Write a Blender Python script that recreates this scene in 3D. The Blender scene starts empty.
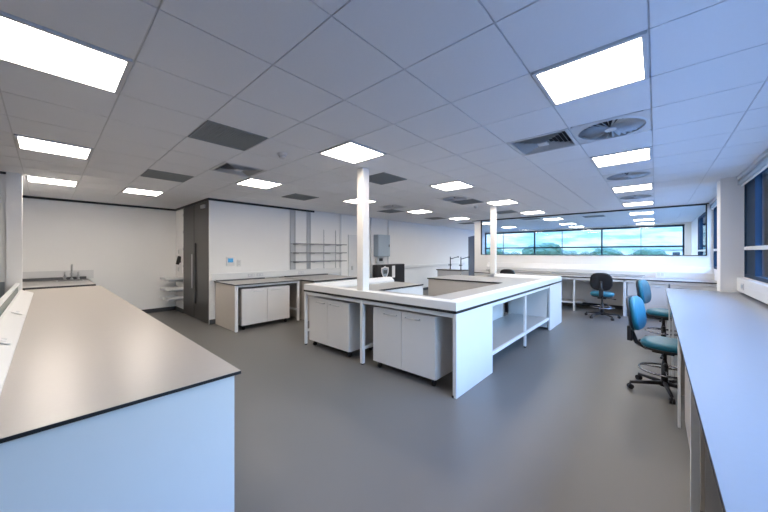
import bpy, bmesh, math, random
from mathutils import Vector, Matrix
random.seed(7)
S = bpy.context.scene
COL = S.collection
PI = math.pi
CZ = 2.645                 # ceiling height
T = 0.5701                 # ceiling module
GX, GY = -0.597, 0.349     # ceiling grid origin

# ------------------------------------------------------------------ materials
def mat(name, col, rough=0.5, metal=0.0, noise=0.0, nscale=6.0, bump=0.0, bscale=200.0, spec=0.5, coat=0.0):
    m = bpy.data.materials.new(name); m.use_nodes = True
    n, l = m.node_tree.nodes, m.node_tree.links
    b = n['Principled BSDF']
    b.inputs['Roughness'].default_value = rough
    b.inputs['Metallic'].default_value = metal
    b.inputs['Specular IOR Level'].default_value = spec
    b.inputs['Coat Weight'].default_value = coat
    tc = n.new('ShaderNodeTexCoord')
    nz = n.new('ShaderNodeTexNoise'); nz.inputs['Scale'].default_value = nscale; nz.inputs['Detail'].default_value = 4
    l.new(tc.outputs['Object'], nz.inputs['Vector'])
    mx = n.new('ShaderNodeMix'); mx.data_type = 'RGBA'
    k = 1 - noise
    mx.inputs['A'].default_value = (col[0]*k, col[1]*k, col[2]*k, 1)
    mx.inputs['B'].default_value = (min(col[0]*(1+noise), 1), min(col[1]*(1+noise), 1), min(col[2]*(1+noise), 1), 1)
    l.new(nz.outputs['Fac'], mx.inputs['Factor'])
    l.new(mx.outputs['Result'], b.inputs['Base Color'])
    if bump:
        n2 = n.new('ShaderNodeTexNoise'); n2.inputs['Scale'].default_value = bscale
        l.new(tc.outputs['Object'], n2.inputs['Vector'])
        bp = n.new('ShaderNodeBump'); bp.inputs['Strength'].default_value = bump; bp.inputs['Distance'].default_value = 0.002
        l.new(n2.outputs['Fac'], bp.inputs['Height']); l.new(bp.outputs['Normal'], b.inputs['Normal'])
    return m

def emit(name, col, s):
    m = bpy.data.materials.new(name); m.use_nodes = True
    n, l = m.node_tree.nodes, m.node_tree.links
    n.clear()
    e = n.new('ShaderNodeEmission'); e.inputs['Color'].default_value = (*col, 1); e.inputs['Strength'].default_value = s
    o = n.new('ShaderNodeOutputMaterial'); l.new(e.outputs[0], o.inputs['Surface'])
    return m

def glassmat(name, tint, ior=1.45):
    m = bpy.data.materials.new(name); m.use_nodes = True
    n, l = m.node_tree.nodes, m.node_tree.links
    n.clear()
    t = n.new('ShaderNodeBsdfTransparent'); t.inputs['Color'].default_value = (*tint, 1)
    g = n.new('ShaderNodeBsdfGlossy'); g.inputs['Roughness'].default_value = 0.02
    f = n.new('ShaderNodeFresnel'); f.inputs['IOR'].default_value = ior
    mx = n.new('ShaderNodeMixShader'); o = n.new('ShaderNodeOutputMaterial')
    l.new(f.outputs[0], mx.inputs['Fac']); l.new(t.outputs[0], mx.inputs[1]); l.new(g.outputs[0], mx.inputs[2])
    l.new(mx.outputs[0], o.inputs['Surface'])
    return m

M = dict(
    wall=mat('wall_paint', (0.85, 0.845, 0.84), 0.7, noise=0.02, nscale=2, bump=0.15),
    tile=mat('ceiling_tile', (0.78, 0.79, 0.82), 0.9, noise=0.02, nscale=60, bump=0.3, bscale=300),
    tgrid=mat('ceiling_grid_metal', (0.62, 0.63, 0.65), 0.6, noise=0.02),
    floor=mat('grey_vinyl', (0.138, 0.135, 0.131), 0.40, noise=0.05, nscale=1.5, bump=0.25, bscale=350),
    skirt=mat('dark_skirting', (0.05, 0.052, 0.058), 0.5, noise=0.05),
    black=mat('black_trim', (0.015, 0.016, 0.018), 0.5, noise=0.1),
    edge=mat('black_edge', (0.012, 0.013, 0.016), 0.45, noise=0.1),
    top=mat('worktop_grey', (0.43, 0.39, 0.355), 0.30, noise=0.03, nscale=40),
    top_skylit=mat('worktop_skylit', (0.27, 0.285, 0.31), 0.27, noise=0.02, nscale=40),  # beige-grey worktop tinted blue for the sky it reflects
    topd=mat('worktop_mid_grey', (0.34, 0.335, 0.33), 0.35, noise=0.03, nscale=40),
    tray=mat('dark_worktop_recess', (0.10, 0.10, 0.105), 0.4, noise=0.05),
    white=mat('white_laminate', (0.70, 0.70, 0.71), 0.38, noise=0.015, nscale=10),
    trunk=mat('white_plastic', (0.74, 0.74, 0.74), 0.35, noise=0.01),
    door_w=mat('cabinet_laminate', (0.66, 0.65, 0.645), 0.38, noise=0.015, nscale=8),
    beige=mat('beige_laminate', (0.50, 0.46, 0.42), 0.45, noise=0.02, nscale=10),
    frame=mat('white_powder_steel', (0.72, 0.73, 0.74), 0.4, noise=0.02),
    column=mat('column_paint', (0.84, 0.82, 0.79), 0.45, noise=0.01),
    rackl=mat('channel_grey', (0.48, 0.50, 0.53), 0.5, noise=0.05),
    rack=mat('shelf_wire_grey', (0.30, 0.31, 0.33), 0.5, metal=0.3, noise=0.05),
    sglass=mat('screen_glass_edge', (0.38, 0.42, 0.40), 0.25, noise=0.02),
    steel=mat('brushed_steel', (0.55, 0.56, 0.57), 0.3, metal=0.9, noise=0.05),
    grille=mat('grey_grille', (0.26, 0.29, 0.31), 0.7, noise=0.05, nscale=60),
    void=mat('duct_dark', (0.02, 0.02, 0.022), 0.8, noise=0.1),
    louvre=mat('louvre_shaded_white', (0.45, 0.46, 0.47), 0.5, noise=0.02),  # white greyed to stand in for the unlit upper faces of the blades
    vent=mat('vent_white', (0.62, 0.63, 0.65), 0.45, noise=0.02),
    teal=mat('teal_vinyl', (0.009, 0.15, 0.23), 0.42, noise=0.06, nscale=20, bump=0.2),
    plastic=mat('black_plastic', (0.012, 0.012, 0.015), 0.4, noise=0.1, bump=0.1),
    chrome=mat('chrome', (0.28, 0.28, 0.30), 0.2, metal=1.0, noise=0.02),
    bronze=mat('dark_door_panel', (0.026, 0.023, 0.021), 0.3, noise=0.05, nscale=3),
    bluefr=mat('dark_blue_frame', (0.012, 0.035, 0.075), 0.7, noise=0.06, spec=.2),
    bluedoor=mat('blue_door', (0.010, 0.045, 0.14), 0.35, noise=0.05),
    gcab=mat('grey_enclosure', (0.36, 0.44, 0.52), 0.4, noise=0.03),
    screen=emit('thermostat_screen', (0.15, 0.5, 0.9), 0.3),
    lamp=emit('led_panel', (1.0, 0.89, 0.775), 12.4),
    glass=glassmat('clear_glass', (0.90, 0.96, 0.98)),
    wglass=glassmat('window_glass', (0.78, 0.88, 0.95), 1.12),
    paving=mat('bounce_paving', (0.08, 0.085, 0.085), 0.85, noise=0.12, nscale=1.0),  # invented paving, tone set for the daylight it bounces up to the ceiling
    grass=mat('grass', (0.08, 0.15, 0.04), 0.9, noise=0.3, nscale=3),
    leaf=mat('foliage', (0.05, 0.13, 0.045), 0.8, noise=0.5, nscale=3, bump=0.5, bscale=20),
    hedge=mat('hedge_leaves', (0.08, 0.085, 0.045), 0.9, noise=0.5, nscale=2),
    leaf2=mat('foliage_blue', (0.035, 0.06, 0.022), 0.8, noise=0.5, nscale=3, bump=0.5, bscale=20),
    bark=mat('bark', (0.10, 0.07, 0.05), 0.9, noise=0.3, nscale=20),
    tan=mat('rendered_wall', (0.50, 0.45, 0.36), 0.8, noise=0.1, nscale=3),
    roofm=mat('roof_slate', (0.25, 0.24, 0.25), 0.8, noise=0.1),
    pink=mat('pink_blossom', (0.75, 0.22, 0.42), 0.7, noise=0.4, nscale=6),
    paper=mat('white_paper', (0.85, 0.85, 0.85), 0.6, noise=0.02),
)

# ------------------------------------------------------------------ mesh helpers
def new(): return bmesh.new()

def box(bm, x0, x1, y0, y1, z0, z1, bev=0.0, mi=0):
    xs, ys, zs = sorted((x0, x1)), sorted((y0, y1)), sorted((z0, z1))
    v = [bm.verts.new((x, y, z)) for x in xs for y in ys for z in zs]
    fs = []
    for q in ((0,1,3,2), (4,6,7,5), (0,4,5,1), (2,3,7,6), (0,2,6,4), (1,5,7,3)):
        f = bm.faces.new([v[i] for i in q]); f.material_index = mi; fs.append(f)
    if bev:
        es = list({e for f in fs for e in f.edges})
        r = bmesh.ops.bevel(bm, geom=es, offset=bev, segments=2, profile=0.5, affect='EDGES')
        for f in r['faces']: f.material_index = mi
    return bm

def cyl(bm, p0, p1, r0, r1=None, n=16, mi=0):
    p0, p1 = Vector(p0), Vector(p1); r1 = r0 if r1 is None else r1
    d = (p1 - p0).normalized()
    a = d.orthogonal().normalized(); b = d.cross(a)
    R0 = [bm.verts.new(p0 + (a*math.cos(2*PI*k/n) + b*math.sin(2*PI*k/n))*r0) for k in range(n)]
    R1 = [bm.verts.new(p1 + (a*math.cos(2*PI*k/n) + b*math.sin(2*PI*k/n))*r1) for k in range(n)]
    for k in range(n):
        f = bm.faces.new((R0[k], R0[(k+1) % n], R1[(k+1) % n], R1[k])); f.material_index = mi; f.smooth = True
    f = bm.faces.new(R0[::-1]); f.material_index = mi
    f = bm.faces.new(R1); f.material_index = mi

def tube(bm, pts, r, n=10, closed=False, mi=0):
    pts = [Vector(p) for p in pts]; N = len(pts); rings = []
    ref = None
    for i, p in enumerate(pts):
        if closed: d = (pts[(i+1) % N] - pts[i-1]).normalized()
        else: d = (pts[min(i+1, N-1)] - pts[max(i-1, 0)]).normalized()
        if ref is None: ref = d.orthogonal().normalized()
        a = (ref - d*ref.dot(d)).normalized(); ref = a; b = d.cross(a)
        rings.append([bm.verts.new(p + (a*math.cos(2*PI*k/n) + b*math.sin(2*PI*k/n))*r) for k in range(n)])
    rng = range(N) if closed else range(N-1)
    for i in rng:
        A, B = rings[i], rings[(i+1) % N]
        for k in range(n):
            f = bm.faces.new((A[k], A[(k+1) % n], B[(k+1) % n], B[k])); f.smooth = True; f.material_index = mi
    if not closed:
        bm.faces.new(rings[0][::-1]).material_index = mi; bm.faces.new(rings[-1]).material_index = mi

def prism(bm, poly, z0, z1, mi_top=0, mi_side=0):
    """vertical prism on an XY polygon (counter-clockwise)"""
    a = [bm.verts.new((x, y, z0)) for x, y in poly]; b = [bm.verts.new((x, y, z1)) for x, y in poly]
    bm.faces.new(b).material_index = mi_top
    bm.faces.new(a[::-1]).material_index = mi_side
    n = len(poly)
    for k in range(n):
        bm.faces.new((a[k], a[(k+1) % n], b[(k+1) % n], b[k])).material_index = mi_side

def sweep(bm, path, prof):
    """profile (inset to the left of the path, z) swept along an XY polyline with mitred corners"""
    P = [Vector(p) for p in path]; n = len(P); rows = []
    for i in range(n):
        ds = []
        if i > 0: ds.append((P[i]-P[i-1]).normalized())
        if i < n-1: ds.append((P[i+1]-P[i]).normalized())
        ns = [Vector((-d.y, d.x)) for d in ds]
        if len(ns) == 2:
            m = (ns[0]+ns[1]).normalized(); m = m / m.dot(ns[0])
        else: m = ns[0]
        rows.append([bm.verts.new((P[i].x+m.x*o, P[i].y+m.y*o, z)) for o, z in prof])
    k = len(prof)
    for i in range(n-1):
        for j in range(k):
            bm.faces.new((rows[i][j], rows[i][(j+1) % k], rows[i+1][(j+1) % k], rows[i+1][j]))
    bm.faces.new(rows[0][::-1]); bm.faces.new(rows[-1])

def obj(name, bm, mats, parent=None, label=None, smooth=False, loc=None):
    bmesh.ops.recalc_face_normals(bm, faces=bm.faces[:])
    me = bpy.data.meshes.new(name)
    if parent is not None and loc is None:
        o0 = parent.matrix_world.translation if parent.type == 'EMPTY' else None
    if loc is not None: bmesh.ops.translate(bm, vec=-Vector(loc), verts=bm.verts[:])
    bm.to_mesh(me); bm.free()
    if smooth:
        for p in me.polygons: p.use_smooth = True
    if not isinstance(mats, (list, tuple)): mats = [mats]
    for m in mats: me.materials.append(m)
    o = bpy.data.objects.new(name, me); COL.objects.link(o)
    if loc is not None: o.location = loc
    if parent is not None: o.parent = parent
    if label: o['label'] = label
    return o

def thing(name, label, cat, loc=(0, 0, 0), rz=0, group=None):
    o = bpy.data.objects.new(name, None); COL.objects.link(o)
    o.empty_display_size = 0.1
    o.location = loc; o.rotation_euler = (0, 0, rz); o['label'] = label; o['category'] = cat
    if group: o['group'] = group
    return o

def tag(o, label, cat, group=None):
    o['label'] = label; o['category'] = cat
    if group: o['group'] = group
    return o

def struct(name, bm, m, parent=None, label=None):
    o = obj(name, bm, m, parent, label)
    if parent is None: o['kind'] = 'structure'
    return o

def copytree(o, parent=None):
    c = o.copy(); COL.objects.link(c); c.parent = parent
    for ch in list(o.children): copytree(ch, c)
    return c

def bx(*a, **k):
    bm = new(); box(bm, *a, **k); return bm

# ------------------------------------------------------------------ camera
cd = bpy.data.cameras.new('camera'); cam = bpy.data.objects.new('camera', cd); COL.objects.link(cam)
cam.location = (0, 0, 1.5); cam.rotation_euler = (PI/2, 0, math.radians(41.93))
cd.sensor_width = 36; cd.lens = 302.8/768*36; cd.shift_y = -3.15/768; cd.clip_start = 0.02; cd.clip_end = 500
S.camera = cam

# ------------------------------------------------------------------ shell
XL, XR, XM = -9.40, 0.98, -6.95      # far left wall, window wall, service wall
YD, YP, YE = 2.27, 10.20, 16.0       # dark door wall, glazed partition, end windows
YB = -4.0                            # behind the camera

struct('floor', bx(XL-0.2, XR+0.2, YB-0.2, YE+0.2, -0.1, 0), M['floor'])

lights = [(i, j) for i in (-0.5, 3.5, 7.5) for j in (-0.5, 3.5, 7.5, 11.5, 15.5, 19.5, 23.5)] + [(11.5, -0.5), (11.5, 1.5), (-0.5, 26.5), (3.5, 26.5)]
lights = [(i, j) for i, j in lights if (i, j) != (-0.5, -0.5)]
greys = [(4.5, 1.5), (8.5, 1.5), (4.5, 5.5), (8.5, 5.5), (4.5, 10.5), (8.5, 10.5), (4.5, 14.5), (8.5, 14.5), (8.5, 18.5), (4.5, 18.5), (1.5, 19.5)]
swirls = [(-0.5, 5.5), (-0.5, 9.5), (-0.5, 13.5), (4.5, 9.5), (7.5, 9.5)]
fours = [(6.5, 2.5), (0.5, 5.5)]
def cell(i, j): return GX - i*T, GY + j*T
special = {(round(i-0.5), round(j-0.5)) for i, j in lights + greys + swirls + fours}
bm = new()
g = 0.0045
for i in range(-3, 16):
    for j in range(-8, 29):
        if (i, j) in special: continue
        x1, x0 = GX-i*T-g, GX-(i+1)*T+g; y0, y1 = GY+j*T+g, GY+(j+1)*T-g
        if x1 <= XL or x0 >= XR or y1 <= YB or y0 >= YE: continue
        x0, x1 = max(x0, XL), min(x1, XR); y0, y1 = max(y0, YB), min(y1, YE)
        if x1-x0 < .02 or y1-y0 < .02: continue
        box(bm, x0, x1, y0, y1, CZ, CZ+0.007)
box(bm, XL-0.2, XR+0.2, YB-0.2, YE+0.2, CZ+0.06, CZ+0.2, mi=1)
for i in range(-3, 17):
    x = GX-i*T
    if XL < x < XR: box(bm, x-.012, x+.012, YB, YE, CZ+.0072, CZ+.03, mi=1)
for j in range(-9, 29):
    y = GY+j*T
    if YB < y < YE: box(bm, XL, XR, y-.012, y+.012, CZ+.0072, CZ+.03, mi=1)
o = obj('ceiling', bm, [M['tile'], M['tgrid']]); o['kind'] = 'structure'

struct('wall_left', bx(XL-0.15, XL, YB, YD+0.15, 0, CZ+.01), M['wall'])
struct('wall_back', bx(XL, XR, YB-0.15, YB, 0, CZ+.01), M['wall'])
# wall with the tall dark door
bm = new(); box(bm, XL, -8.73, YD, YD+0.15, 0, CZ+.01)
struct('wall_door', bm, M['wall'])
struct('wall_service', bx(XM-0.15, XM, YD+.001, YE+.15, 0, CZ+.01), M['wall'])
# partition below and beside the interior glazing
GZ0, GZ1, GX0, GX1 = 1.435, 2.625, -4.57, 0.87
bm = new()
box(bm, -4.82, XR, YP, YP+0.12, 0, GZ0)
box(bm, -4.82, GX0, YP, YP+0.12, GZ0, CZ+.01)
box(bm, GX1, XR, YP, YP+0.12, GZ0, CZ+.01)
box(bm, GX0, GX1, YP, YP+0.12, GZ1, CZ+.01)
struct('wall_far', bm, M['wall'])
# interior glazing
bm = new(); fw = 0.012
box(bm, GX0, GX1, YP-0.012, YP+0.05, GZ1-fw, GZ1+0.006); box(bm, GX0, GX1, YP-0.012, YP+0.05, GZ0-0.006, GZ0+0.012)
box(bm, GX0-0.01, GX0+fw, YP-0.012, YP+0.05, GZ0, GZ1); box(bm, GX1-fw, GX1+0.01, YP-0.012, YP+0.05, GZ0, GZ1)
w1 = struct('window_1', bm, M['black'])
obj('pane', bx(GX0, GX1, YP+0.015, YP+0.025, GZ0, GZ1), M['glass'], w1)
# black shadow-gap trims at the ceiling
struct('trim_1', bx(XL, XL+0.03, YB, YD, CZ-0.045, CZ), M['black'])
struct('trim_2', bx(XL, XM+0.03, YD-0.03, YD, CZ-0.045, CZ), M['black'])
struct('trim_3', bx(XM, XM+0.03, YD, 4.87, CZ-0.045, CZ), M['black'])
struct('trim_4', bx(-4.9, XR, YP-0.02, YP, CZ-0.016, CZ), M['black'])
# skirtings
struct('baseboard_left', bx(XL, XL+0.015, YB, YD, 0, 0.10), M['skirt'])
struct('baseboard_door', bx(XL, -8.73, YD-0.015, YD, 0, 0.10), M['skirt'])
struct('baseboard_service', bx(XM, XM+0.015, YD, YE, 0, 0.10), M['skirt'])
struct('baseboard_far', bx(-4.82, XR, YP-0.015, YP, 0, 0.10), M['skirt'])

# window wall (right): spandrel, head, pillars
def window_wall():
    bm = new()
    box(bm, XR, XR+0.2, YB, YE, 0, 1.14); box(bm, XR, XR+0.2, YB, 0.6, 1.14, 2.60); box(bm, XR, XR+0.2, 13.7, YE, 1.14, 2.60); box(bm, XR, XR+0.2, YB, YE, 2.60, CZ+.01)  # unseen near stretch kept windowless to cut daylight on the left bench
    struct('wall_right', bm, M['wall'])
    k = 0
    for (y0, y1) in ((6.95, 7.30),):
        k += 1
        struct('trim_%d' % (4+k), bx(0.74, XR+0.19, y0, y1, 0, CZ+.01), M['wall'])
    n = 3
    for (y0, y1) in ((0.6, 6.95), (7.30, YP), (YP+0.12, 13.7)):
        n += 1
        f = new()
        X0, X1 = XR+0.0, XR+0.07
        box(f, X0, X1, y0, y1, 1.14, 1.19); box(f, X0, X1, y0, y1, 2.54, 2.60)
        box(f, X0, X1, y0, y0+0.05, 1.19, 2.54); box(f, X0, X1, y1-0.05, y1, 1.19, 2.54)
        box(f, X0, X1, y1-0.66, y1-0.60, 1.19, 2.54)
        if n == 4: box(f, X0, X1, 4.0, 4.06, 1.19, 2.54); box(f, X0, X1, 2.0, 2.06, 1.19, 2.54)
        w = struct('window_%d' % n, f, M['bluefr'])
        obj('transom', bx(XR-0.01, XR+0.08, y0+.05, y1-.05, 1.54, 1.59, bev=.004), M['frame'], w, 'pale horizontal transom bar')
        obj('pane', bx(XR+0.03, XR+0.04, y0, y1, 1.19, 2.54), M['wglass'], w)
        if n == 4: obj('blank_panel', bx(XR+0.012, XR+0.028, y1-0.60, y1-0.05, 1.19, 2.54), M['bluefr'], w)
window_wall()
# end wall of the room beyond the glazing
bm = new(); box(bm, XM, XR, YE, YE+0.15, 0, 1.0); box(bm, XM, XR, YE, YE+0.15, 2.56, CZ+.01); box(bm, 0.80, XR, YE, YE+0.15, 1.0, 2.56)
struct('wall_end', bm, M['wall'])
f = new()
ex0, ex1 = XM, 0.80
box(f, ex0, ex1, YE, YE+0.07, 1.0, 1.06); box(f, ex0, ex1, YE, YE+0.07, 2.50, 2.58)
box(f, ex0, ex1, YE, YE+0.07, 1.72, 1.78)
for xm, wd in ((XM+.03, .05), (-4.44, .05), (-1.74, .05), (0.77, .05), (-5.97, .015), (-3.25, .015), (-.45, .015)): box(f, xm-wd/2, xm+wd/2, YE, YE+0.07, 1.0, 2.56)
w = struct('window_8', f, M['bluefr'])
obj('pane', bx(ex0, ex1, YE+0.03, YE+0.04, 1.05, 2.52), M['wglass'], w)

# low screen and wall end on the left behind the long bench
struct('wall_near', bx(-6.82, -1.62, -0.30, -0.262, 0, 0.93), M['white'])
w = struct('window_7', bx(-6.82, -1.62, -0.300, -0.262, 1.045, 1.065, bev=.003), M['frame'])
obj('pane', bx(-6.81, -1.63, -0.287, -0.277, .93, 1.045), M['sglass'], w)
struct('wall_nib', bx(-6.93, -6.82, -0.385, -0.240, 0, CZ+.01), M['wall'])
struct('wall_recess', bx(-9.4, -6.93, -0.50, -0.42, 0, CZ+.01), M['wall'])
struct('wall_side', bx(-7.05, -6.87, YB, -0.385, 0, CZ+.01), M['wall'])
struct('trim_8', bx(-6.87, -6.845, YB, -0.385, CZ-.03, CZ), M['skirt'])

# ------------------------------------------------------------------ ceiling fittings
def make_light():
    t = thing('ceiling_light', '', 'ceiling light')
    h = T/2 - 0.008; f = new()
    for (a, b, c, d) in ((-h, h, -h, -h+.022), (-h, h, h-.022, h), (-h, -h+.022, -h+.022, h-.022), (h-.022, h, -h+.022, h-.022)):
        box(f, a, b, c, d, -0.012, 0.012)
    obj('frame', f, M['vent'], t)
    obj('diffuser', bx(-h+.022, h-.022, -h+.022, h-.022, -0.006, 0.004), M['lamp'], t)
    return t
LBL = {
 (3.5,-0.5): 'large lit square ceiling light panel cut by the top left edge of the photo',
 (7.5,-0.5): 'lit ceiling light panel on the far left, second along from the biggest one',
 (11.5,-0.5): 'small lit ceiling light panel nearest the top of the white post on the left',
 (11.5,1.5): 'small lit ceiling light panel above the back wall left of the dark door',
 (7.5,3.5): 'lit ceiling light panel beyond the louvred four-way vent, near the dark door top',
 (3.5,3.5): 'bright lit ceiling light panel directly before the top of the nearer white column',
 (7.5,7.5): 'lit ceiling light panel half hidden behind the nearer white column',
 (3.5,7.5): 'lit ceiling light panel in the middle of the ceiling, before a round vent',
 (7.5,11.5): 'small lit ceiling light panel beyond the pair of dark vents near the service wall',
 (7.5,15.5): 'tiny lit ceiling light panel farthest along the service wall before the alcove',
 (3.5,11.5): 'lit ceiling light panel directly before the top of the farther white column',
 (3.5,15.5): 'lit ceiling light panel just before the glazed partition, behind the farther column',
 (-0.5,3.5): 'large lit square ceiling light panel at the upper right, nearest of its row',
 (-0.5,7.5): 'lit ceiling light panel between the first and second round vents on the right',
 (-0.5,11.5): 'lit ceiling light panel between the second and third round vents on the right',
 (-0.5,15.5): 'lit ceiling light panel in the right row just before the dark top of the glazing',
 (-0.5,19.5): 'first lit ceiling light panel beyond the glazed partition in the right row',
 (-0.5,23.5): 'second lit ceiling light panel beyond the glazed partition in the right row',
 (-0.5,26.5): 'farthest lit ceiling light panel in the right row, close to the end window',
 (3.5,19.5): 'first lit ceiling light panel behind the glazing beyond the farther column',
 (3.5,23.5): 'second lit ceiling light panel behind the glazing beyond the farther column',
 (3.5,26.5): 'farthest lit ceiling light panel of the column row, close to the end window',
 (7.5,19.5): 'lit ceiling light panel over the alcove beside the blue door',
 (7.5,23.5): 'deepest lit ceiling light panel in the alcove past the blue door',
}
proto = None
for (i, j) in lights:
    x, y = cell(i, j)
    if y < YB or y > YE-.2: continue
    if proto is None: proto = o = make_light()
    else: o = copytree(proto)
    o.location = (x, y, CZ)
    o['label'] = LBL.get((i, j), 'lit square ceiling light panel behind the camera'); o['group'] = 'square ceiling light panels'

def make_grille():
    t = thing('return_air_grille', '', 'vent')
    h = T/2-.014; f = new()
    box(f, -h, h, -h, h, 0.002, 0.012, mi=0)
    for k in range(21):
        y = -h+.03+k*(2*h-.06)/20
        box(f, -h+.02, h-.02, y-.004, y+.004, -0.003, 0.002)
    obj('perforated_plate', f, M['grille'], t)
    f = new()
    for (a, b, c, d) in ((-h, h, -h, -h+.014), (-h, h, h-.014, h), (-h, -h+.014, -h+.014, h-.014), (h-.014, h, -h+.014, h-.014)):
        box(f, a, b, c, d, -0.004, 0.003)
    obj('frame', f, M['grille'], t)
    return t
GL = {(4.5,1.5): 'large dark grey square ceiling grille nearest the camera, at the upper left',
 (8.5,1.5): 'dark grey square ceiling grille above the back wall left of the dark door',
 (4.5,5.5): 'dark grey square ceiling grille just right of the nearer column top',
 (8.5,5.5): 'dark grey square ceiling grille above the wall shelving rack',
 (4.5,10.5): 'dark grey square ceiling grille next to the small round vent mid ceiling',
 (8.5,10.5): 'dark grey square ceiling grille beside the service wall right of the nearer column',
 (4.5,14.5): 'dark grey square ceiling grille just behind the farther white column',
 (8.5,14.5): 'small dark grey ceiling grille far along the service wall before the alcove',
 (8.5,18.5): 'farthest dark grey ceiling grille, over the alcove by the blue door',
 (4.5,18.5): 'dark grey ceiling grille seen through the left part of the glazing',
 (1.5,19.5): 'dark grey ceiling grille seen through the middle of the glazing'}
proto = None
for (i, j) in greys:
    x, y = cell(i, j)
    if proto is None: proto = o = make_grille()
    else: o = copytree(proto)
    o.location = (x, y, CZ); o['label'] = GL[(i, j)]; o['group'] = 'dark square ceiling grilles'

def make_swirl():
    t = thing('swirl_vent', '', 'vent')
    h = T/2-.008; R = 0.262; N = 64
    f = new()
    outer = []
    for k in range(N):
        a = 2*PI*(k+.5)/N; c, s = math.cos(a), math.sin(a); q = h/max(abs(c), abs(s)); outer.append((c*q, s*q))
    for z in (0.0,):
        ov = [f.verts.new((x, y, z)) for x, y in outer]
        iv = [f.verts.new((R*math.cos(2*PI*(k+.5)/N), R*math.sin(2*PI*(k+.5)/N), z)) for k in range(N)]
        rv = [f.verts.new((R*math.cos(2*PI*(k+.5)/N), R*math.sin(2*PI*(k+.5)/N), 0.055)) for k in range(N)]
        lv = [f.verts.new(((R-.012)*math.cos(2*PI*(k+.5)/N), (R-.012)*math.sin(2*PI*(k+.5)/N), -0.008)) for k in range(N)]
        for k in range(N):
            n_ = (k+1) % N
            f.faces.new((ov[k], ov[n_], iv[n_], iv[k])); f.faces.new((iv[k], iv[n_], lv[n_], lv[k])); f.faces.new((lv[k], lv[n_], rv[n_], rv[k]))
    obj('mounting_plate', f, M['vent'], t)
    f = new(); cyl(f, (0, 0, 0.054), (0, 0, 0.058), R-.002, n=48); obj('duct_shade', f, M['void'], t)  # near-black disc in place of the unlit duct above
    f = new(); cyl(f, (0, 0, -0.010), (0, 0, 0.006), 0.045, 0.05, n=24); obj('hub', f, M['vent'], t)
    for k in range(30):
        a = 2*PI*k/30; f = new()
        p = []
        for (r, w) in ((0.04, .003), (R-.012, .019)):
            for s_, z in ((-1, 0.014), (1, -0.005)):
                ang = a + (0.10 if r > .1 else 0) + s_*w/r*.42
                p.append(f.verts.new((r*math.cos(ang), r*math.sin(ang), z)))
        q = [f.verts.new(v.co + Vector((0, 0, .002))) for v in p]
        f.faces.new((p[0], p[1], p[3], p[2])); f.faces.new((q[0], q[2], q[3], q[1]))
        f.faces.new((p[0], p[2], q[2], q[0])); f.faces.new((p[1], q[1], q[3], p[3])); f.faces.new((p[0], q[0], q[1], p[1])); f.faces.new((p[2], p[3], q[3], q[2]))
        obj('blade', f, M['vent'], t)
    return t
SL = {(-0.5,5.5): 'large round swirl vent with radial blades at the upper right of the ceiling',
 (-0.5,9.5): 'second round swirl vent in the right hand row, between two light panels',
 (-0.5,13.5): 'third and smallest round swirl vent in the right row, before the glazing',
 (4.5,9.5): 'round swirl vent mid ceiling touching a dark square grille',
 (7.5,9.5): 'small round swirl vent beside a dark grille near the service wall'}
proto = None
for (i, j) in swirls:
    x, y = cell(i, j)
    if proto is None: proto = o = make_swirl()
    else: o = copytree(proto)
    o.location = (x, y, CZ); o['label'] = SL[(i, j)]; o['group'] = 'round swirl ceiling vents'

def make_four():
    t = thing('louvred_vent', '', 'vent')
    h = T/2-.008
    f = new()
    for (a, b, c, d) in ((-h, h, -h, -h+.03), (-h, h, h-.03, h), (-h, -h+.03, -h+.03, h-.03), (h-.03, h, -h+.03, h-.03)): box(f, a, b, c, d, -0.004, 0.05)
    obj('frame', f, M['vent'], t)
    obj('duct_shade', bx(-h+.02, h-.02, -h+.02, h-.02, 0.050, 0.056), M['void'], t)  # near-black plate painted as the shade inside the duct
    for side in range(4):
        for k in range(6):
            r = 0.05 + k*0.036
            f = new(); R_ = Matrix.Rotation(side*PI/2, 3, 'Z')
            pts = [(-r, r, 0.034), (r, r, 0.034), (r+.026, r+.026, -0.004), (-r-.026, r+.026, -0.004)]
            v = [f.verts.new(R_ @ Vector(p)) for p in pts]; v2 = [f.verts.new(a.co + Vector((0, 0, -.0016))) for a in v]
            f.faces.new(v); f.faces.new(v2[::-1])
            for q in range(4): f.faces.new((v[q], v[(q+1) % 4], v2[(q+1) % 4], v2[q]))
            obj('louvre', f, M['louvre'], t)
    obj('centre_plate', bx(-.045, .045, -.045, .045, -.008, .006), M['vent'], t)
    return t
o = make_four(); x, y = cell(6.5, 2.5); o.location = (x, y, CZ); o['label'] = 'square four-way louvred vent at left, between a dark grille and a light panel'; o['group'] = 'square louvred ceiling vents'
o2 = copytree(o); x, y = cell(0.5, 5.5); o2.location = (x, y, CZ); o2['label'] = 'square four-way louvred vent at right beside the big round swirl vent'

def detector(x, y, label):
    t = thing('smoke_detector', label, 'detector', (x, y, CZ), group='ceiling detectors')
    f = new(); cyl(f, (0, 0, -.018), (0, 0, 0), .055, .06, n=24); obj('base', f, M['trunk'], t)
    f = new(); cyl(f, (0, 0, -.05), (0, 0, -.018), .028, .045, n=24); obj('sensor_head', f, M['vent'], t)
    return t
detector(-3.22, 1.82, 'small white round detector on the ceiling between the big grille and a light panel')
detector(-3.3, 7.05, 'small white round detector on the ceiling just left of the farther column')

# ------------------------------------------------------------------ columns
def column(x, y, z0, label):
    t = thing('service_column', label, 'column', (x, y, z0), group='white square columns')
    h = .06
    obj('shaft', bx(-h, h, -h, h, 0, CZ-z0-.001, bev=.008), M['column'], t)
    return t
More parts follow.
